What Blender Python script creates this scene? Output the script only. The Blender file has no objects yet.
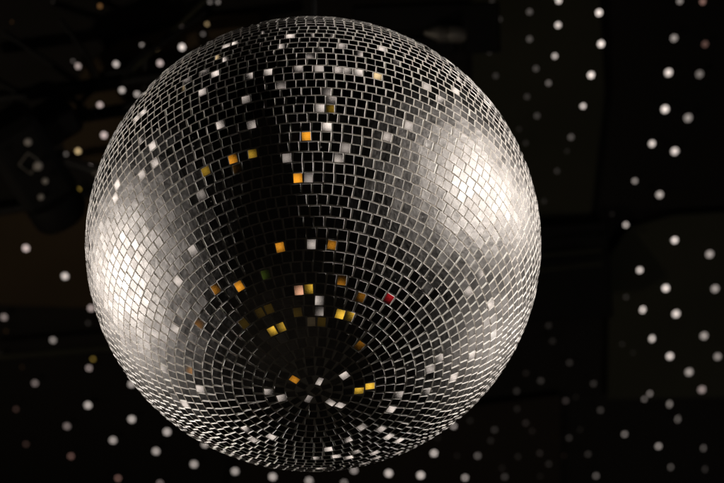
import bpy, math, random
from mathutils import Vector, Matrix
random.seed(7)
S = bpy.context.scene
COL = S.collection
R_BALL = 0.25

# ------------------------------------------------------------------ camera frame
ELEV = math.radians(54.7)
DIST = 1.90
LENS = 85.0
FPX = LENS / 36.0 * 724.0
CENTRE = Vector((0, 0, 3.0))
d0 = Vector((0, math.cos(ELEV), math.sin(ELEV)))
CAM = CENTRE - d0 * DIST
r0 = Vector((1, 0, 0)); u0 = r0.cross(d0)
CF = (d0 + r0 * (48.0 / FPX) + u0 * (2.5 / FPX)).normalized()
CR = (r0 - CF * r0.dot(CF)).normalized()
CU = CR.cross(CF).normalized()
CEIL = CENTRE.z + 1.25

def ray(px, py):
    return (CF + CR * ((px - 362.0) / FPX) - CU * ((py - 241.5) / FPX)).normalized()

def at(px, py, z=CEIL):
    d = ray(px, py)
    return CAM + d * ((z - CAM.z) / d.z)

def proj(p):
    v = p - CAM
    w = v.dot(CF)
    if w <= 0:
        return None
    return (362.0 + FPX * v.dot(CR) / w, 241.5 - FPX * v.dot(CU) / w)

# ------------------------------------------------------------------ helpers
class MB:
    def __init__(self):
        self.v, self.f, self.m = [], [], []
    def add(self, vs, fs, mi=0):
        b = len(self.v)
        self.v += [tuple(x) for x in vs]
        self.f += [tuple(b + i for i in f) for f in fs]
        self.m += [mi] * len(fs)
    def box(self, c, sx, sy, sz, M=None, bev=0.12, mi=0):
        """box with chamfered edges; M a 3x3 orientation"""
        c = Vector(c); h = Vector((sx, sy, sz)) / 2
        k = min(h) * bev
        vs, idx = [], {}
        for ax in range(3):
            for sg in (-1, 1):
                for a in (-1, 1):
                    for b in (-1, 1):
                        p = [0, 0, 0]
                        o = [i for i in range(3) if i != ax]
                        p[ax] = sg * h[ax]
                        p[o[0]] = a * (h[o[0]] - k); p[o[1]] = b * (h[o[1]] - k)
                        s = [0, 0, 0]; s[ax] = sg; s[o[0]] = a; s[o[1]] = b
                        idx[(ax, tuple(s))] = len(vs)
                        vs.append(Vector(p))
        fs = []
        for ax in range(3):
            o = [i for i in range(3) if i != ax]
            for sg in (-1, 1):
                q = []
                for a, b in ((-1, -1), (1, -1), (1, 1), (-1, 1)):
                    s = [0, 0, 0]; s[ax] = sg; s[o[0]] = a; s[o[1]] = b
                    q.append(idx[(ax, tuple(s))])
                fs.append(q)
            for a in (-1, 1):
                for b in (-1, 1):
                    q = []
                    for t, e in ((-1, o[0]), (1, o[0]), (1, o[1]), (-1, o[1])):
                        s = [0, 0, 0]; s[ax] = t; s[o[0]] = a; s[o[1]] = b
                        q.append(idx[(e, tuple(s))])
                    fs.append(q)
        for a in (-1, 1):
            for b in (-1, 1):
                for e in (-1, 1):
                    fs.append([idx[(ax, (a, b, e))] for ax in range(3)])
        vs = [(M @ p if M else p) + c for p in vs]
        self.add(vs, fs, mi)
    def lathe(self, prof, base, axis, n=20, mi=0, mis=None):
        """profile of (radius, height) turned about axis from base"""
        axis = Vector(axis).normalized()
        a = axis.orthogonal().normalized(); b = axis.cross(a)
        base = Vector(base)
        vs, fs, ms = [], [], []
        for rr, hh in prof:
            for k in range(n):
                t = 2 * math.pi * k / n
                vs.append(base + axis * hh + (a * math.cos(t) + b * math.sin(t)) * rr)
        for i in range(len(prof) - 1):
            for k in range(n):
                fs.append((i * n + k, i * n + (k + 1) % n, (i + 1) * n + (k + 1) % n, (i + 1) * n + k))
                ms.append(mis[i] if mis else mi)
        fs.append(tuple(reversed(range(n)))); ms.append(mis[0] if mis else mi)
        fs.append(tuple((len(prof) - 1) * n + k for k in range(n))); ms.append(mis[-1] if mis else mi)
        b0 = len(self.v)
        self.v += [tuple(x) for x in vs]
        self.f += [tuple(b0 + i for i in f) for f in fs]
        self.m += ms
    def tube(self, p, q, r, n=14, mi=0):
        p, q = Vector(p), Vector(q)
        L = (q - p).length
        self.lathe([(r * .9, 0), (r, r * .1), (r, L - r * .1), (r * .9, L)], p, q - p, n, mi)
    def build(self, name, mats, parent=None, origin=None, smooth=True):
        me = bpy.data.meshes.new(name)
        o = bpy.data.objects.new(name, me)
        org = Vector(origin) if origin is not None else Vector((0, 0, 0))
        me.from_pydata([tuple(Vector(v) - org) for v in self.v], [], self.f)
        for m in (mats if isinstance(mats, (list, tuple)) else [mats]):
            me.materials.append(m)
        me.polygons.foreach_set('material_index', self.m)
        if smooth:
            me.polygons.foreach_set('use_smooth', [True] * len(me.polygons))
            me.set_sharp_from_angle(angle=math.radians(35))
        me.update()
        COL.objects.link(o)
        if parent is not None:
            o.parent = parent
            o.location = org - parent.location
        else:
            o.location = org
        return o

def tag(o, label=None, cat=None, group=None, kind=None):
    if label: o['label'] = label
    if cat: o['category'] = cat
    if group: o['group'] = group
    if kind: o['kind'] = kind
    return o

def empty(name, loc, label, cat, group=None):
    o = bpy.data.objects.new(name, None)
    o.empty_display_size = 0.05
    COL.objects.link(o); o.location = loc
    return tag(o, label, cat, group)

# ------------------------------------------------------------------ materials
def newmat(name):
    m = bpy.data.materials.new(name); m.use_nodes = True
    nt = m.node_tree; nt.nodes.clear()
    return m, nt, nt.nodes, nt.links

def surface(name, col, rough=0.6, metal=0.0, var=0.35, scale=6.0, bump=0.15, spec=0.4):
    m, nt, N, L = newmat(name)
    out = N.new('ShaderNodeOutputMaterial'); p = N.new('ShaderNodeBsdfPrincipled')
    tc = N.new('ShaderNodeTexCoord'); no = N.new('ShaderNodeTexNoise')
    no.inputs['Scale'].default_value = scale; no.inputs['Detail'].default_value = 8
    no.inputs['Roughness'].default_value = .65
    L.new(tc.outputs['Object'], no.inputs['Vector'])
    mx = N.new('ShaderNodeMix'); mx.data_type = 'RGBA'
    mx.inputs['A'].default_value = (*[c * (1 - var) for c in col], 1)
    mx.inputs['B'].default_value = (*[min(1, c * (1 + var)) for c in col], 1)
    L.new(no.outputs['Fac'], mx.inputs['Factor'])
    L.new(mx.outputs['Result'], p.inputs['Base Color'])
    p.inputs['Roughness'].default_value = rough
    p.inputs['Metallic'].default_value = metal
    p.inputs['Specular IOR Level'].default_value = spec
    bp = N.new('ShaderNodeBump'); bp.inputs['Strength'].default_value = bump; bp.inputs['Distance'].default_value = .01
    L.new(no.outputs['Fac'], bp.inputs['Height']); L.new(bp.outputs['Normal'], p.inputs['Normal'])
    L.new(p.outputs[0], out.inputs[0])
    return m

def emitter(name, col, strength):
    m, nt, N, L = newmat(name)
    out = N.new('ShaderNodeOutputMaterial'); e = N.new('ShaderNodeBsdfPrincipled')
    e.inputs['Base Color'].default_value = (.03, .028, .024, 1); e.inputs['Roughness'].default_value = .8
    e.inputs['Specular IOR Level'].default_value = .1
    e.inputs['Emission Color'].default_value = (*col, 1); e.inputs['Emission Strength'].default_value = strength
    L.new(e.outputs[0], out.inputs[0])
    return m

def mirror_material():
    m, nt, N, L = newmat('worn_mirror_glass')
    out = N.new('ShaderNodeOutputMaterial')
    geo = N.new('ShaderNodeNewGeometry'); tc = N.new('ShaderNodeTexCoord')
    # fine scratches and wavy backing
    n1 = N.new('ShaderNodeTexNoise'); n1.inputs['Scale'].default_value = 38; n1.inputs['Detail'].default_value = 6
    n1.inputs['Roughness'].default_value = .7
    L.new(tc.outputs['Object'], n1.inputs['Vector'])
    n2 = N.new('ShaderNodeTexNoise'); n2.inputs['Scale'].default_value = 150; n2.inputs['Detail'].default_value = 4
    L.new(tc.outputs['Object'], n2.inputs['Vector'])
    bp = N.new('ShaderNodeBump'); bp.inputs['Strength'].default_value = .22; bp.inputs['Distance'].default_value = .002
    L.new(n2.outputs['Fac'], bp.inputs['Height'])
    # clear silvered reflection
    sharp = N.new('ShaderNodeBsdfGlossy'); sharp.distribution = 'GGX'
    sharp.inputs["Roughness"].default_value = .035
    sharp.inputs['Color'].default_value = (.80, .775, .745, 1)
    # haze of dust and tarnish on the glass: wide lobe
    haze = N.new('ShaderNodeBsdfGlossy'); haze.distribution = 'BECKMANN'
    haze.inputs['Color'].default_value = (.80, .755, .715, 1)
    mr = N.new('ShaderNodeMapRange')
    mr.inputs['To Min'].default_value = .45; mr.inputs['To Max'].default_value = .54
    L.new(geo.outputs['Random Per Island'], mr.inputs['Value'])
    L.new(mr.outputs['Result'], haze.inputs['Roughness'])
    L.new(bp.outputs['Normal'], haze.inputs['Normal'])
    # amount of haze: per tile, times smudges
    a = N.new('ShaderNodeMapRange'); a.inputs['To Min'].default_value = .125; a.inputs['To Max'].default_value = .17
    wn = N.new('ShaderNodeTexWhiteNoise'); wn.noise_dimensions = '1D'
    L.new(geo.outputs['Random Per Island'], wn.inputs['W'])
    L.new(wn.outputs['Value'], a.inputs['Value'])
    b = N.new('ShaderNodeMapRange'); b.inputs['From Min'].default_value = .3; b.inputs['From Max'].default_value = .72
    b.inputs['To Min'].default_value = .65; b.inputs['To Max'].default_value = 1.3
    L.new(n1.outputs['Fac'], b.inputs['Value'])
    mul = N.new('ShaderNodeMath'); mul.operation = 'MULTIPLY'; mul.use_clamp = True
    L.new(a.outputs['Result'], mul.inputs[0]); L.new(b.outputs['Result'], mul.inputs[1])
    mix = N.new('ShaderNodeMixShader')
    L.new(mul.outputs[0], mix.inputs[0]); L.new(sharp.outputs[0], mix.inputs[1]); L.new(haze.outputs[0], mix.inputs[2])
    # specks of dust
    vo = N.new('ShaderNodeTexVoronoi'); vo.inputs['Scale'].default_value = 150; vo.inputs['Randomness'].default_value = 1
    L.new(tc.outputs['Object'], vo.inputs['Vector'])
    rsp = N.new('ShaderNodeSeparateColor'); L.new(vo.outputs['Color'], rsp.inputs[0])
    th = N.new('ShaderNodeMath'); th.operation = 'MULTIPLY'
    pw = N.new('ShaderNodeMath'); pw.operation = 'POWER'; pw.inputs[1].default_value = 7
    L.new(rsp.outputs[0], pw.inputs[0]); L.new(pw.outputs[0], th.inputs[0]); th.inputs[1].default_value = .17
    ls = N.new('ShaderNodeMath'); ls.operation = 'LESS_THAN'
    L.new(vo.outputs['Distance'], ls.inputs[0]); L.new(th.outputs[0], ls.inputs[1])
    dmul = N.new('ShaderNodeMath'); dmul.operation = 'MULTIPLY'; dmul.inputs[1].default_value = .55
    L.new(ls.outputs[0], dmul.inputs[0])
    dust = N.new('ShaderNodeBsdfDiffuse'); dust.inputs['Color'].default_value = (.6, .56, .52, 1)
    mix2 = N.new('ShaderNodeMixShader')
    L.new(dmul.outputs[0], mix2.inputs[0]); L.new(mix.outputs[0], mix2.inputs[1]); L.new(dust.outputs[0], mix2.inputs[2])
    L.new(mix2.outputs[0], out.inputs[0])
    return m

M_TILE = mirror_material()
M_EDGE = surface('ground_glass_edge', (.84, .79, .74), .45, 0, .2, 90, .1, .5)
M_CORE = surface('pale_grout', (.82, .77, .72), .75, 0, .3, 60, .3, .2)
M_STEEL = surface('dull_steel', (.30, .28, .26), .42, .9, .3, 25, .05)
M_BLACK = surface('black_paint', (.003, .0028, .0026), .6, 0, .4, 20, .08, .12)
M_GREY = surface('worn_grey_paint', (.09, .084, .076), .45, .3, .4, 30, .1)
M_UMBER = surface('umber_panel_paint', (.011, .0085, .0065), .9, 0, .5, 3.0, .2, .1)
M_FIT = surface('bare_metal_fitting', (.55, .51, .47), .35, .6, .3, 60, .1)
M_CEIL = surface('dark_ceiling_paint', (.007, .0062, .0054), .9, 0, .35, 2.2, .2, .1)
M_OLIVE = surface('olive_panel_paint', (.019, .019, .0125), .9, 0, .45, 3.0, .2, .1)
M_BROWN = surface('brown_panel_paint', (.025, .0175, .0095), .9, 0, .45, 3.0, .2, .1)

# ------------------------------------------------------------------ the mirror ball
ball = empty('mirror_ball', CENTRE, 'large round silver mirror ball of small square tiles hanging in the dark', 'mirror ball')

core = MB()
nseg, nring = 160, 80
vs = [(0, 0, -R_BALL)]
for i in range(1, nring):
    ph = math.pi * i / nring
    for k in range(nseg):
        t = 2 * math.pi * k / nseg
        vs.append((R_BALL * math.sin(ph) * math.cos(t), R_BALL * math.sin(ph) * math.sin(t), -R_BALL * math.cos(ph)))
vs.append((0, 0, R_BALL))
fs = [(0, 1 + (k + 1) % nseg, 1 + k) for k in range(nseg)]
for i in range(nring - 2):
    a = 1 + i * nseg; b = a + nseg
    for k in range(nseg):
        fs.append((a + k, a + (k + 1) % nseg, b + (k + 1) % nseg, b + k))
a = 1 + (nring - 2) * nseg
fs += [(a + k, a + (k + 1) % nseg, len(vs) - 1) for k in range(nseg)]
core.add([Vector(v) + CENTRE for v in vs], fs)
core.build('ball_core', M_CORE, ball, CENTRE)

PITCH = 0.0404
PHI0 = 0.0285
THICK = 0.0008
rng = random.Random(21)
tiles = []           # centre, normal, tangent, width, height
nrows = int((math.pi - 2 * PHI0) / .0434)
rowh = (math.pi - 2 * PHI0) / nrows
phase = -math.pi / 2 - .04
for i in range(nrows):
    pa = PHI0 + rowh * i; pm = pa + rowh / 2
    n = max(5, int(round(2 * math.pi * math.sin(pm) / PITCH)))
    phase += rng.gauss(0, .27) * PITCH / max(.12, math.sin(pm))
    dz = 2 * math.pi / n
    for k in range(n):
        t = phase + dz * (k + .5) + rng.gauss(0, .028) * dz
        pp = pm + rng.gauss(0, .018) * rowh
        nrm = Vector((math.sin(pp) * math.cos(t), math.sin(pp) * math.sin(t), -math.cos(pp)))
        tan = Vector((-math.sin(t), math.cos(t), 0))
        w = 2 * math.sin(pm - (rowh / 2 if pm < math.pi / 2 else -rowh / 2) * .6) * math.sin(dz / 2) * R_BALL
        w = min(w, PITCH * R_BALL * 1.05) - .00052 - abs(rng.gauss(0, .00022))
        h = rowh * R_BALL - .00052 - abs(rng.gauss(0, .0002))
        tiles.append([nrm, tan, max(w, .004), h])

tiles.append([Vector((.006, .004, -1)).normalized(), Vector((.8, .6, 0)), .0085, .0085])
def tile_frame(tl, tilt):
    nrm, tan, w, h = tl
    bit = nrm.cross(tan)
    n2 = (nrm + tan * tilt[0] + bit * tilt[1]).normalized()
    t2 = (tan - n2 * tan.dot(n2)).normalized()
    rot = tilt[2]
    b2 = n2.cross(t2)
    t3 = t2 * math.cos(rot) + b2 * math.sin(rot)
    return n2, t3, n2.cross(t3)

tm = MB()
frames = []
for tl in tiles:
    sd = .011 if rng.random() < .93 else .030
    near_pole = tl[0].z < -.985
    if near_pole: sd = .04
    tilt = (rng.gauss(0, sd), rng.gauss(0, sd), rng.gauss(0, .03 if not near_pole else .09))
    n2, t3, b3 = tile_frame(tl, tilt)
    w, h = tl[2] / 2, tl[3] / 2
    c = CENTRE + tl[0] * (R_BALL + THICK)
    frames.append((c, n2))
    ch = .0004
    top = [c + t3 * sx * (w - ch) + b3 * sy * (h - ch) for sx, sy in ((-1, -1), (1, -1), (1, 1), (-1, 1))]
    mid = [c - n2 * ch + t3 * sx * w + b3 * sy * h for sx, sy in ((-1, -1), (1, -1), (1, 1), (-1, 1))]
    bot = [c - n2 * (THICK + .0006) + t3 * sx * w + b3 * sy * h for sx, sy in ((-1, -1), (1, -1), (1, 1), (-1, 1))]
    base = len(tm.v)
    tm.v += [tuple(p) for p in top + mid + bot]
    tm.f.append((base, base + 1, base + 2, base + 3)); tm.m.append(0)
    for q in range(4):
        q2 = (q + 1) % 4
        tm.f.append((base + 4 + q, base + 4 + q2, base + q2, base + q)); tm.m.append(1)
        tm.f.append((base + 8 + q, base + 8 + q2, base + 4 + q2, base + 4 + q)); tm.m.append(1)
tm.build('mirror_tiles', [M_TILE, M_EDGE], ball, CENTRE, smooth=False)

col = MB()
col.lathe([(.040, -.004), (.040, .006), (.022, .012), (.012, .030), (.012, .036)], CENTRE + Vector((0, 0, R_BALL)), (0, 0, 1), 28)
col.build('top_collar', M_STEEL, ball, CENTRE + Vector((0, 0, R_BALL)))

rod = empty('ceiling_motor', (0, 0, CEIL), 'black rod and motor holding the mirror ball from above', 'motor')
rm = MB(); rm.tube(CENTRE + Vector((0, 0, R_BALL + .03)), (0, 0, CEIL - .09), .0028, 14)
rm.build('rod', M_BLACK, rod, (0, 0, CEIL - .09))
rm = MB(); rm.lathe([(.055, 0), (.06, .01), (.06, .08), (.05, .09), (.012, .095)], (0, 0, CEIL - .002), (0, 0, -1), 28)
rm.build('motor_housing', M_BLACK, rod, (0, 0, CEIL))

# ------------------------------------------------------------------ ceiling and what hangs on it
cm = MB()
cm.box((0, 1, CEIL + .06), 14, 14, .10, bev=.02)
tag(cm.build('ceiling', M_CEIL, None, (0, 1, CEIL + .06), smooth=False), 'dark ceiling above the ball', kind='structure')

def panel(name, pts, mat, label, z=CEIL - .001, th=.010):
    """flat board on the ceiling, outline given on the ceiling plane"""
    P = [at(px, py) for px, py in pts]
    c = sum(P, Vector()) / len(P)
    b = MB()
    n = len(P)
    lo = [Vector((p.x, p.y, z - th)) for p in P]; hi = [Vector((p.x, p.y, z)) for p in P]
    fs = [tuple(range(n)), tuple(reversed(range(n, 2 * n)))]
    fs += [(i, n + i, n + (i + 1) % n, (i + 1) % n) for i in range(n)]
    b.add(lo + hi, fs)
    return tag(b.build(name, mat, None, (c.x, c.y, z), smooth=False), label, 'panel', 'boards on the dark ceiling')

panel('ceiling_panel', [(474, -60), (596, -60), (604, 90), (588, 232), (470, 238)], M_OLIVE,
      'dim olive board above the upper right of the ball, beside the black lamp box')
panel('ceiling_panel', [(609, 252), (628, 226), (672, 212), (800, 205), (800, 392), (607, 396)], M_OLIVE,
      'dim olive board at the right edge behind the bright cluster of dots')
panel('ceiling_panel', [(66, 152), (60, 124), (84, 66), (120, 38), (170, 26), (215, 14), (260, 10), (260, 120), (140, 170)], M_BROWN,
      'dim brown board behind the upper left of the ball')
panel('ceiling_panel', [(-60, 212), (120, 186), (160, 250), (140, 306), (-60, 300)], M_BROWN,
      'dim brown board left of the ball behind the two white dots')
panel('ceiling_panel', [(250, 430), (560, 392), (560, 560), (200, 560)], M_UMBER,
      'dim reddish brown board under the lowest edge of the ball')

# left lighting truss: tubes hung below the ceiling
ZT = CEIL - .16
tr = empty('lighting_truss', at(110, 80, ZT), 'black lattice of thin pipes behind the upper left of the ball', 'truss')
def tube_part(name, a, b, r, mat, parent, za=ZT, zb=ZT):
    m = MB(); p, q = at(*a, za), at(*b, zb); m.tube(p, q, r, 14)
    return m.build(name, mat, parent, p)
tube_part('chord', (-60, 106), (230, 66), .012, M_BLACK, tr)
tube_part('chord', (-60, 140), (230, 92), .012, M_BLACK, tr, ZT + .05, ZT + .05)
tube_part('brace', (80, 46), (98, 84), .006, M_BLACK, tr, ZT + .02, ZT)
tube_part('brace', (118, 84), (208, -2), .004, M_OLIVE, tr, ZT, ZT + .03)
tube_part('brace', (120, 80), (152, 46), .010, M_BLACK, tr, ZT, ZT + .03)
tube_part('brace', (146, 46), (146, 100), .008, M_BLACK, tr, ZT + .02, ZT)
tube_part('brace', (4, 32), (78, 82), .005, M_BLACK, tr, ZT + .02, ZT)

def cable(pts, r, za, parent):
    P = [at(x, y, za + dz) for x, y, dz in pts]
    Q = []
    for i in range(len(P) - 1):
        p0, p1, p2, p3 = P[max(i - 1, 0)], P[i], P[i + 1], P[min(i + 2, len(P) - 1)]
        for k in range(8):
            t = k / 8
            Q.append(.5 * ((2 * p1) + (p2 - p0) * t + (2 * p0 - 5 * p1 + 4 * p2 - p3) * t * t + (3 * p1 - p0 - 3 * p2 + p3) * t ** 3))
    Q.append(P[-1])
    m = MB()
    n = 10
    vs, fs = [], []
    for i, q in enumerate(Q):
        d = (Q[min(i + 1, len(Q) - 1)] - Q[max(i - 1, 0)]).normalized()
        a = d.orthogonal().normalized() if i == 0 else (a - d * a.dot(d)).normalized()
        b = d.cross(a)
        vs += [q + (a * math.cos(6.2832 * k / n) + b * math.sin(6.2832 * k / n)) * r for k in range(n)]
    for i in range(len(Q) - 1):
        fs += [(i * n + k, i * n + (k + 1) % n, (i + 1) * n + (k + 1) % n, (i + 1) * n + k) for k in range(n)]
    m.add(vs, fs)
    return m.build('cable', M_BLACK, parent, P[0])
cable([(-20, 70, 0), (20, 92, -.02), (48, 84, -.01), (74, 100, 0), (96, 116, .02), (130, 106, .01), (190, 84, 0)], .006, ZT - .02, tr)
cable([(60, 20, .02), (84, 52, 0), (97, 82, -.02), (80, 104, 0), (70, 132, .02)], .0045, ZT - .02, tr)
cable([(100, 74, 0), (126, 70, -.01), (140, 56, .0), (168, 40, .01), (206, 12, .02)], .005, ZT - .02, tr)
cable([(-20, 214, .0), (30, 206, -.02), (70, 198, .0), (110, 186, .02)], .009, ZT, tr)

# stage lamp at the left edge
ZL = CEIL - .30
def orient(px, py, qx, qy, z):
    a = (at(qx, qy, z) - at(px, py, z)).normalized()
    n = -ray((px + qx) / 2, (py + qy) / 2)
    b = n.cross(a).normalized(); n = a.cross(b)
    return Matrix((a, b, n)).transposed()
OL = orient(5, 120, 48, 190, ZL)
lp = empty('stage_lamp', at(28, 155, ZL), 'black stage lamp with dull metal fittings at the left edge, on the pipe lattice', 'stage lamp',
           'stage lamps under the ceiling')
b = MB(); b.box(at(26, 158, ZL), .17, .10, .10, OL, .3); b.lathe([(.03, 0), (.05, .01), (.05, .05), (.045, .06)], at(47, 192, ZL), OL @ Vector((1, 0, 0)), 24)
b.build('housing', M_BLACK, lp, at(26, 158, ZL))
b = MB(); b.box(at(52, 122, ZL + .05), .05, .085, .09, OL, .3); b.build('yoke_arm', M_BLACK, lp, at(52, 122, ZL + .05))
b = MB(); b.box(at(58, 180, ZL + .02), .055, .05, .05, OL, .45); b.build('yoke_arm', M_BLACK, lp, at(58, 180, ZL + .02))
def fitting(name, px, py, r, hgt, z=ZL - .055):
    m = MB(); p = at(px, py, z); m.lathe([(r, 0), (r, hgt * .7), (r * .75, hgt), (r * .3, hgt * 1.05)], p, -ray(px, py), 14)
    return m.build(name, M_FIT, lp, p)
fitting('knob', 28, 142, .0062, .008); fitting('knob', 38, 166, .0075, .010); fitting('knob', 45, 181, .005, .007); fitting('knob', 41, 197, .005, .006)
b = MB()
for (x0, y0, x1, y1) in ((19, 165, 28, 153), (28, 153, 38, 160), (38, 160, 31, 174), (31, 174, 19, 165)):
    b.tube(at(x0, y0, ZL - .056), at(x1, y1, ZL - .056), .0014, 8)
b.build('latch_frame', M_GREY, lp, at(28, 163, ZL - .056))
b = MB(); b.tube(at(64, 162, ZL + .03), at(100, 173, ZL + .03), .0075, 18); b.build('side_pipe', M_GREY, lp, at(64, 162, ZL + .03))

# black lamp box above the upper right of the ball
ZB = CEIL - .22
OB = orient(400, 30, 497, 26, ZB)
lb = empty('stage_lamp', at(450, 25, ZB), 'black boxy stage lamp with a grey metal barrel, above the upper right of the ball', 'stage lamp',
           'stage lamps under the ceiling')
b = MB(); b.box(at(480, 28, ZB + .02), .062, .085, .08, OB, .1); b.build('housing', M_BLACK, lb, at(480, 28, ZB + .02))
b = MB(); b.box(at(410, 18, ZB + .05), .20, .05, .06, OB, .2); b.build('bracket', M_BLACK, lb, at(410, 18, ZB + .05))
b = MB()
p, q = at(436, 33, ZB - .01), at(466, 34, ZB - .01); ax = (q - p)
Lq = ax.length
b.lathe([(.004, -.02), (.012, 0), (.0155, .004), (.0155, Lq * .35), (.014, Lq * .4), (.0155, Lq * .45), (.0155, Lq - .004), (.013, Lq)], p, ax, 22)
b.build('barrel', M_GREY, lb, p)
b = MB(); b.box(at(428, 45, ZB + .02), .10, .035, .04, OB, .3); b.build('clamp', M_BLACK, lb, at(428, 45, ZB + .02))

# dark beam with two pale rails at the right, going behind the ball
ZR = CEIL - .12
OR_ = orient(520, 262, 606, 258, ZR)
bm_ = empty('ceiling_beam', at(560, 262, ZR), 'black beam with two dull rails ending right of the ball', 'beam')
b = MB(); b.box(at(548, 272, ZR + .05), .24, .19, .07, OR_, .1); b.build('beam_body', M_BLACK, bm_, at(548, 272, ZR + .05))
for (ya, yb) in ((258, 250), (274, 263)):
    b = MB(); b.tube(at(470, ya + 3, ZR - .0), at(602, yb, ZR - .0), .0042, 14); b.build('rail', M_OLIVE, bm_, at(470, ya + 3, ZR))

# faint pipe low at the left
b = MB(); b.tube(at(-20, 358, CEIL - .06), at(130, 346, CEIL - .06), .006, 14)
tag(b.build('ceiling_pipe', M_OLIVE, None, at(50, 352, CEIL - .06)), 'faint straight pipe running left from behind the lower left of the ball', 'pipe')

# ------------------------------------------------------------------ spots of light from the ball, built as glowing domes on the ceiling
W, G, Y, O, P_, RD = (1.0, .87, .79), (1.0, .72, .36), (1.0, .66, .12), (1.0, .48, .16), (1.0, .80, .74), (1.0, .55, .45)
CNAME = {id(W): 'white', id(G): 'golden', id(Y): 'yellow', id(O): 'orange', id(P_): 'pinkish', id(RD): 'reddish'}
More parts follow.
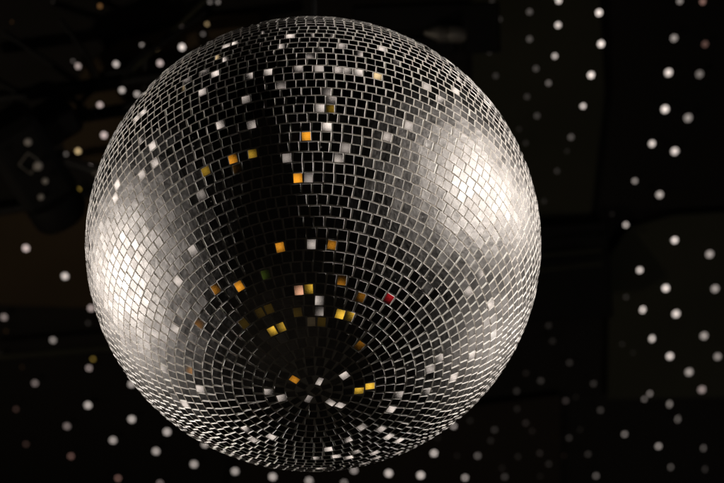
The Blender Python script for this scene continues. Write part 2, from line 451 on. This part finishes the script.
# cluster: (description, sort key, [(x, y, diameter px, brightness, colour[, stretch])])
CL = [
 ('in the top left corner', 'x', [(12, 22, 3, .10, O), (53, 2, 4, .05, W), (100, 6, 6, .26, O)]),
 ('by crossing pipes, upper left', 'x', [(73, 61, 4, .22, W), (78, 66, 8, .5, P_), (89, 84, 7, .45, W), (116, 64, 8, .65, W), (133, 76, 7, .5, P_), (142, 45, 5, .5, W), (156, 48, 7, .62, G), (160, 63, 8, .66, P_)]),
 ("above the ball's upper left rim", 'x', [(181, 27, 7, .4, P_), (182, 47, 9, .85, W), (203, 34, 5, .25, W), (207, 24, 5, .45, G), (210, 2, 5, .28, W), (218, 2, 5, .34, W)]),
 ('between left stage lamp and ball', 'y', [(122, 90, 8, .62, W), (100, 105, 8, .66, P_), (127, 104, 5, .4, G), (137, 94, 7, .6, W), (57, 129, 3, .4, O), (104, 135, 9, .7, P_), (60, 136, 5, .2, W), (78, 151, 8, .68, G), (66, 154, 5, .26, W), (90, 167, 7, .6, P_), (78, 190, 8, .6, Y)]),
 ('left of ball on brown board', 'y', [(23, 207, 9, .45, P_), (50, 230, 5, .38, Y), (26, 248, 10, .72, P_), (65, 276, 10, .78, W), (4, 317, 10, .36, P_), (91, 308, 9, .6, P_)]),
 ('near the faint pipe, lower left', 'y', [(6, 331, 5, .06, O), (88, 323, 6, .08, W), (53, 340, 9, .42, W), (0, 355, 8, .2, P_), (93, 359, 6, .36, Y), (89, 368, 8, .5, P_), (22, 367, 5, .05, O)]),
 ('in loose row low at left edge', 'y', [(35, 383, 9, .32, P_), (16, 409, 7, .13, RD), (67, 426, 9, .38, P_), (26, 444, 7, .13, RD), (71, 456, 8, .30, RD)]),
 ("in slanting rows under ball's left side", 'x', [(88, 405, 10, .68, W), (113, 440, 10, .6, W), (118, 478, 8, .35, RD), (131.5, 384, 9, .66, W), (131.7, 419, 10, .7, W), (156, 451, 10, .64, W), (160, 483, 8, .4, P_), (167, 431.6, 10, .72, W), (194, 464, 10, .64, W), (205, 444, 9, .66, W), (235, 471, 10, .66, W)]),
 ('in bottom row under the ball', 'x', [(272.7, 476.6, 10, .76, W), (309, 480.5, 10, .6, W), (344, 482.5, 8, .45, W), (354, 470, 9, .6, W), (388.7, 473, 10, .9, W), (420.7, 475, 10, .9, W)]),
 ("below the ball's lower right rim", 'x', [(434, 453, 9, .85, W), (437.7, 438, 6, .04, W), (453.7, 426, 7, .6, W), (457, 455.6, 6, .04, W), (465, 477.5, 8, .62, W), (470, 420.6, 7, .05, W), (477.6, 455.6, 8, .28, W)]),
 ('in dim bottom scatter nearest the ball', 'x', [(490.6, 440.5, 8, .055, W), (494.5, 429.5, 8, .1, W), (502, 468, 7, .045, W), (504.7, 476.7, 8, .14, W), (516.6, 391, 8, .085, W), (517, 408.7, 8, .05, W), (518, 456.5, 7, .055, W), (525.7, 422.8, 8, .07, P_), (532, 431, 7, .045, P_)]),
 ('in right half of dim bottom scatter', 'x', [(539.7, 453, 7, .08, P_), (540, 476, 6, .04, W), (548.8, 463.8, 7, .08, W), (564, 455.5, 6, .035, RD), (565.7, 400.6, 8, .11, P_), (569, 437.8, 7, .11, W), (576, 397, 6, .03, W), (580, 429.5, 6, .035, W), (588, 454, 7, .11, W), (596, 475.7, 7, .3, W), (600.4, 410, 7, .15, W)]),
 ("beside the ball's lower right rim", 'y', [(548.5, 325.3, 8, .06, W), (552.4, 341, 8, .05, W), (569.5, 362.6, 8, .08, W), (526, 373, 7, .04, P_), (540.7, 380.6, 8, .1, W), (593.5, 383.5, 8, .1, W)]),
 ('on black beam right of ball', 'y', [(587, 252, 6, .035, W), (579.7, 295.5, 7, .045, W), (550.7, 308, 7, .03, W)]),
 ('in bright cluster right of beam', 'y', [(625.8, 224.7, 7, .72, W), (674.6, 240, 9, .97, W), (709.6, 254, 11, .5, W), (639.7, 270, 8, .95, W), (665.7, 288, 10, 1.0, W), (715, 288.5, 11, .48, W), (626, 297, 6, .1, W), (642.7, 309.6, 7, .95, W, 1.45), (676, 313.6, 11, .85, W)]),
 ('in trail below the bright right cluster', 'y', [(704, 335.6, 11, .5, W), (652, 338.5, 7, .9, W, 1.4), (622, 344, 6, .06, W), (633, 352.7, 6, .045, W), (669.8, 356, 10, .88, W), (717.6, 356.4, 10, .44, W), (689, 371.8, 11, .52, W), (701.8, 389.4, 11, .45, P_)]),
 ('in the bottom right corner group', 'y', [(649.8, 393.5, 6, .42, W, 1.25), (644.3, 399, 6, .34, W), (669.5, 404, 6, .42, W, 1.7), (677.7, 419, 6, .28, W, 1.8), (624.6, 434, 7, .42, W), (658.5, 446, 8, .55, W), (703.4, 448, 5, .28, W, 1.8), (670.7, 467, 5, .28, W, 1.6), (705, 469, 4, .14, W, 2.2)]),
 ('in bright column right of lamp box', 'y', [(599, 12.6, 9, .92, W), (601, 43.8, 9, .97, W), (591, 75, 9, .97, W), (583, 106, 7, .85, W)]),
 ('in column just left of bright column', 'y', [(558.7, .5, 8, .8, W), (558, 25, 8, .78, W), (554.8, 56, 7, .66, W), (548.5, 83, 7, .26, W), (571, 137, 8, .19, W)]),
 ('in dim column on olive board', 'y', [(529.5, 11.7, 8, .17, W), (529.5, 39, 8, .17, W), (535.9, 68.5, 8, .14, W), (527, 96.6, 8, .09, W), (537, 115.7, 8, .12, W), (519, 129, 7, .035, W), (525.7, 143, 7, .06, W), (567, 151, 7, .035, W), (557, 171, 7, .09, W), (544, 201, 7, .05, W)]),
 ('around the black lamp box', 'y', [(492, 1, 6, .09, W), (499.8, 19.3, 7, .08, W), (485, 33.7, 5, .07, W), (489.4, 51.7, 7, .1, W), (495.7, 75.7, 8, .08, W)]),
 ('in the top right corner', 'y', [(679.8, 1, 8, .36, W), (702.7, 1.5, 8, .34, RD), (674, 38, 10, .38, W), (705, 44, 9, .19, RD), (668.5, 72.4, 11, .76, W), (699.5, 74, 11, .26, W)]),
 ('in slanting pairs above bright right cluster', 'y', [(665, 109, 11, .85, W), (688, 117.7, 12, .38, W), (652, 143.5, 9, .82, W), (674.7, 151, 11, .74, W), (634.8, 180.8, 7, .46, W), (659.6, 194.5, 10, .58, W), (612, 214, 6, .04, W)]),
]
ORD = ['first', 'second', 'third', 'fourth', 'fifth', 'sixth', 'seventh', 'eighth', 'ninth', 'tenth', 'eleventh', 'twelfth']
M_DOT_RING = M_OLIVE
emit_cache = {}
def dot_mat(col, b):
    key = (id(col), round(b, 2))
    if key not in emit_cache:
        emit_cache[key] = emitter('thrown_light_glow', col, 1.6 * b ** 1.5)
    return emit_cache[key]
mesh_cache = {}
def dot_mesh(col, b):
    """glowing stand-in for a thrown spot of light: dark ring, then a low dome; unit diameter, facing -Z"""
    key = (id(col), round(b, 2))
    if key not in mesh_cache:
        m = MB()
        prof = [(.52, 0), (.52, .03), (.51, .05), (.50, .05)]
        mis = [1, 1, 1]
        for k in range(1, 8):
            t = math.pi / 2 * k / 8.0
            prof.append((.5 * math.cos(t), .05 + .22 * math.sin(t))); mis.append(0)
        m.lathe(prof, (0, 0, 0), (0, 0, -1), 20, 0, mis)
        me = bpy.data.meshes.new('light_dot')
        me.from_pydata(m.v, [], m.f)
        me.materials.append(dot_mat(col, b)); me.materials.append(M_DOT_RING)
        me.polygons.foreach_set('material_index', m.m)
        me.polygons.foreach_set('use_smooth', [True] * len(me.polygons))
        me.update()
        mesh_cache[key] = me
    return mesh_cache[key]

MPP = (at(362, 241) - CAM).length / FPX
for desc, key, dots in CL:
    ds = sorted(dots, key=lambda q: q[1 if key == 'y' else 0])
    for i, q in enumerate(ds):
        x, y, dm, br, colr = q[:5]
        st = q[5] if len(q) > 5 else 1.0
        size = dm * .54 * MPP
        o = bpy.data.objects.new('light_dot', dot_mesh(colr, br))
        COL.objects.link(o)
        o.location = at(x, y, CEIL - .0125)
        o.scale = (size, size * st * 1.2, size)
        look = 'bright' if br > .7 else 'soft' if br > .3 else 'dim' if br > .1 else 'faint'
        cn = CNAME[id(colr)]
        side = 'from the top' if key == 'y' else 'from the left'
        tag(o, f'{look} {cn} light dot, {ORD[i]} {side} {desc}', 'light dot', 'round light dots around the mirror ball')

# ------------------------------------------------------------------ lamps
def cam_dir(x, y, z):
    """x right, y up, z towards the camera, seen from the ball"""
    return (r0 * x + u0 * y - d0 * z).normalized()

def area(name, pos, target, size, power, col, spread=math.pi):
    l = bpy.data.lights.new(name, 'AREA'); l.shape = 'DISK'; l.size = size; l.energy = power; l.color = col; l.spread = spread
    o = bpy.data.objects.new(name, l); COL.objects.link(o); o.location = pos
    o.rotation_euler = (target - pos).to_track_quat('-Z', 'Y').to_euler()
    return o
SPR = math.radians(40)
WARM = (1, .94, .885)
MIRR = []
for c, n in frames:
    v = (c - CAM).normalized()
    if n.dot(v) < -.03:
        MIRR.append((c, (v - n * 2 * v.dot(n)).normalized()))
def pin(x, y, z, power, d=2.6, name='pin_or_fill_spot', size=.03):
    # settle the lamp where no single tile throws its bare glare straight at the camera
    pr = random.Random(int(997 * (x + 2 * y + 3 * z)) + 5)
    best = None
    for k in range(400):
        j = .0045 * (k ** .5)
        pos = CENTRE + cam_dir(x + pr.uniform(-j, j), y + pr.uniform(-j, j), z + pr.uniform(-j, j)) * d
        gap = min(rf.angle((pos - c).normalized()) for c, rf in MIRR)
        if best is None or gap > best[0]:
            best = (gap, pos)
        if gap > math.radians(2.7):
            break
    print('pin', k, round(math.degrees(best[0]), 2))
    area(name, best[1], CENTRE, size, power, WARM, SPR)
# a fan of pin spots beside the ball; the low pair is added fill
pin(.92, .31, .10, 4.2); pin(.86, .38, .06, .9); pin(.93, .13, -.36, 1.8)
pin(-.95, -.16, -.25, 4.0); pin(-.82, -.48, -.34, .75); pin(-.98, .04, -.18, 1.7); pin(.82, -.46, -.36, 1.1)
pin(-.74, .36, -.60, .40, 2.4, 'back_spot'); pin(.80, .28, -.52, .6, 2.4, 'back_spot')
area('front_fill', CENTRE + cam_dir(-.27, -.69, .66) * 2.9, CENTRE, .08, .5, (1, .87, .70))  # dim fill added for the grout lines and the ceiling
# unseen fill lights added to lift the ceiling right and left of the ball
area('ceiling_fill', Vector((2.3, 1.2, 1.2)), Vector((.75, 1.5, CEIL)), .1, .95, (1, .90, .78), math.radians(50))
area('ceiling_fill', Vector((-2.2, .9, 1.2)), at(80, 110), .1, 1.9, (1, .84, .64), math.radians(50))

# point lights added on the mirrored rays of chosen tiles to make them glint
gw, gg, gy, go, gp, gr = (1, .89, .82), (1, .75, .42), (1, .60, .06), (1, .40, .03), (1, .52, .32), (.8, .02, .03)
GL = []
for x, y, b in [(314,242,.6),(319,377,.75),(342,377,.8),(269,392,.7),(331,405,.85),(340,410,.8),(397,396,.8),(391,407,.8),(426,369,.7),(454,377,.8),
    (429,392,.75),(381,430,.8),(386,440,.8),(401,440,.8),(371,452,.8),(356,451,.8),(348,441,.8),(330,450,.7),(316,458,.8),(336,457,.8),(351,455,.8),
    (360,430,.7),(321,468,.8),(369,464,.8),(376,457,.8),(401,454,.8),(439,357,.6),(469,355,.8),(257,442,.8),(267,436,.7),(247,429,.8),(311,402,.35),(283,398,.5),
    (279,22,.8),(307,22,.8),(322,25,.7),(269,32,.8),(288,35,.7),(309,34,.7),(328,34,.8),(285,46,.6),(322,49,.8),(310,55,.5),(354,52,.6),(341,45,.5),
    (381,47,.7),(396,60,.6),(270,70,.6),(250,74,.6),(300,69,.6),(314,68,.4),(339,70,.7),(351,74,.5),(363,73,.8),(282,82,.4),(326,90,.3),(330,98,.6),
    (324,106,.7),(327,124,.6),(332,126,.5),(250,96,.4),(249,124,.5),(285,155,.3),(342,144,.35),(341,154,.5),(389,134,.6),(422,87,.5),(454,94,.8),(439,104,.6),
    (407,127,.5),(463,84,.8),(227,58,.7),(226,43,.7),(233,43,.7),(204,75,.6),(214,72,.6),(191,82,.6),(205,95,.6),(217,77,.4),(218,121,.7),(145,114,.8),
    (139,118,.7),(143,140,.9),(154,147,.7),(140,178,.9),(156,166,.8),(115,199,.9),(117,186,.8),(202,201,.35),(194,245,.5),(181,286,.6),(147,303,.8),
    (309,174,.3),(321,299,.5),(317,310,.4),(159,335,.6),(164,367,.6),(204,391,.6),(184,401,.6),(177,325,.6),(478,277,.9),(487,302,.9),(464,294,.7)]:
    GL.append((x, y, b, gw, .008 + .008 * random.random()))
for x, y, b, c, r in [(307,133,.9,go,.024),(230,157,.8,go,.018),(250,149,.7,gy,.012),(295,175,.9,go,.026),(210,173,.35,gy,.016),(280,244,.8,go,.018),(328,242,.8,go,.012),
    (239,291,.9,go,.018),(296,289,.75,gp,.026),(308,286,.8,gy,.018),(342,279,.4,go,.018),(389,304,.5,gr,.016),(270,331,.8,gy,.024),(279,324,.5,gy,.02),
    (340,311,.85,gy,.024),(363,349,.3,go,.014),(358,389,.9,gy,.020),(366,387,.9,gy,.022),(290,381,.8,go,.014),(215,290,.6,go,.012),(364,300,.35,go,.012),
    (192,371,.35,go,.016),(200,325,.2,go,.016),(376,73,.8,gg,.022),(219,54,.8,gg,.02),(183,88,.7,gg,.018),(328,107,.5,gy,.01),
    (256,309,.02,gy,.03),(268,312,.02,gy,.03),(325,322,.02,gy,.03),(312,322,.02,gg,.03),(347,322,.02,gy,.03),(300,312,.02,gy,.03),(247,320,.02,gy,.03),(262,277,.06,(.5,.8,.1),.02)]:
    GL.append((x, y, b, c, r))

vis = []
for i, (c, n) in enumerate(frames):
    if n.dot(CAM - c) > .08 * (CAM - c).length:
        vis.append((i, proj(c)))
nlamp = 0
for x, y, b, c, r in GL:
    i, p = min(vis, key=lambda q: (q[1][0] - x) ** 2 + (q[1][1] - y) ** 2)
    cc, n = frames[i]
    d = (cc - CAM).normalized()
    rd = (d - n * 2 * d.dot(n)).normalized()
    t = 2.5 + .5 * random.random()
    if rd.z > 0:
        t = min(t, (CEIL - .04 - cc.z) / rd.z)
    else:
        t = min(t, (.05 - cc.z) / rd.z)
    off = rd.orthogonal().normalized(); off.rotate(Matrix.Rotation(random.random() * 6.283, 3, rd))
    pos = cc + rd * t + off * (random.random() * .017)
    pj = proj(pos)
    if pj and -40 < pj[0] < 764 and -40 < pj[1] < 523:
        continue
    s = (t + 1.7) / 4.4
    rr = r * s * (1 if c is gw else .62)
    l = bpy.data.lights.new('glint_light', 'POINT'); l.shadow_soft_size = rr
    l.color = c; l.energy = 4 * math.pi ** 2 * rr * rr * b * 2.1
    o = bpy.data.objects.new('glint_light', l); COL.objects.link(o); o.location = pos
    nlamp += 1
print('glint lights', nlamp, 'of', len(GL), 'tiles', len(tiles))

# ------------------------------------------------------------------ world, camera, view
w = bpy.data.worlds.new('World'); S.world = w; w.use_nodes = True
bg = w.node_tree.nodes['Background']
bg.inputs['Color'].default_value = (1, .85, .7, 1); bg.inputs['Strength'].default_value = .0012

cd = bpy.data.cameras.new('camera'); cam = bpy.data.objects.new('camera', cd); COL.objects.link(cam)
cd.lens = LENS; cd.sensor_width = 36; cd.clip_start = .05; cd.clip_end = 60
M = Matrix((CR, CU, -CF)).transposed().to_4x4(); M.translation = CAM
cam.matrix_world = M
cd.dof.use_dof = True; cd.dof.focus_distance = DIST - R_BALL * .72; cd.dof.aperture_fstop = 6.0
S.camera = cam
S.view_settings.view_transform = 'Standard'; S.view_settings.look = 'None'
S.view_settings.exposure = 0; S.view_settings.gamma = 1
S.cycles.sample_clamp_indirect = 4
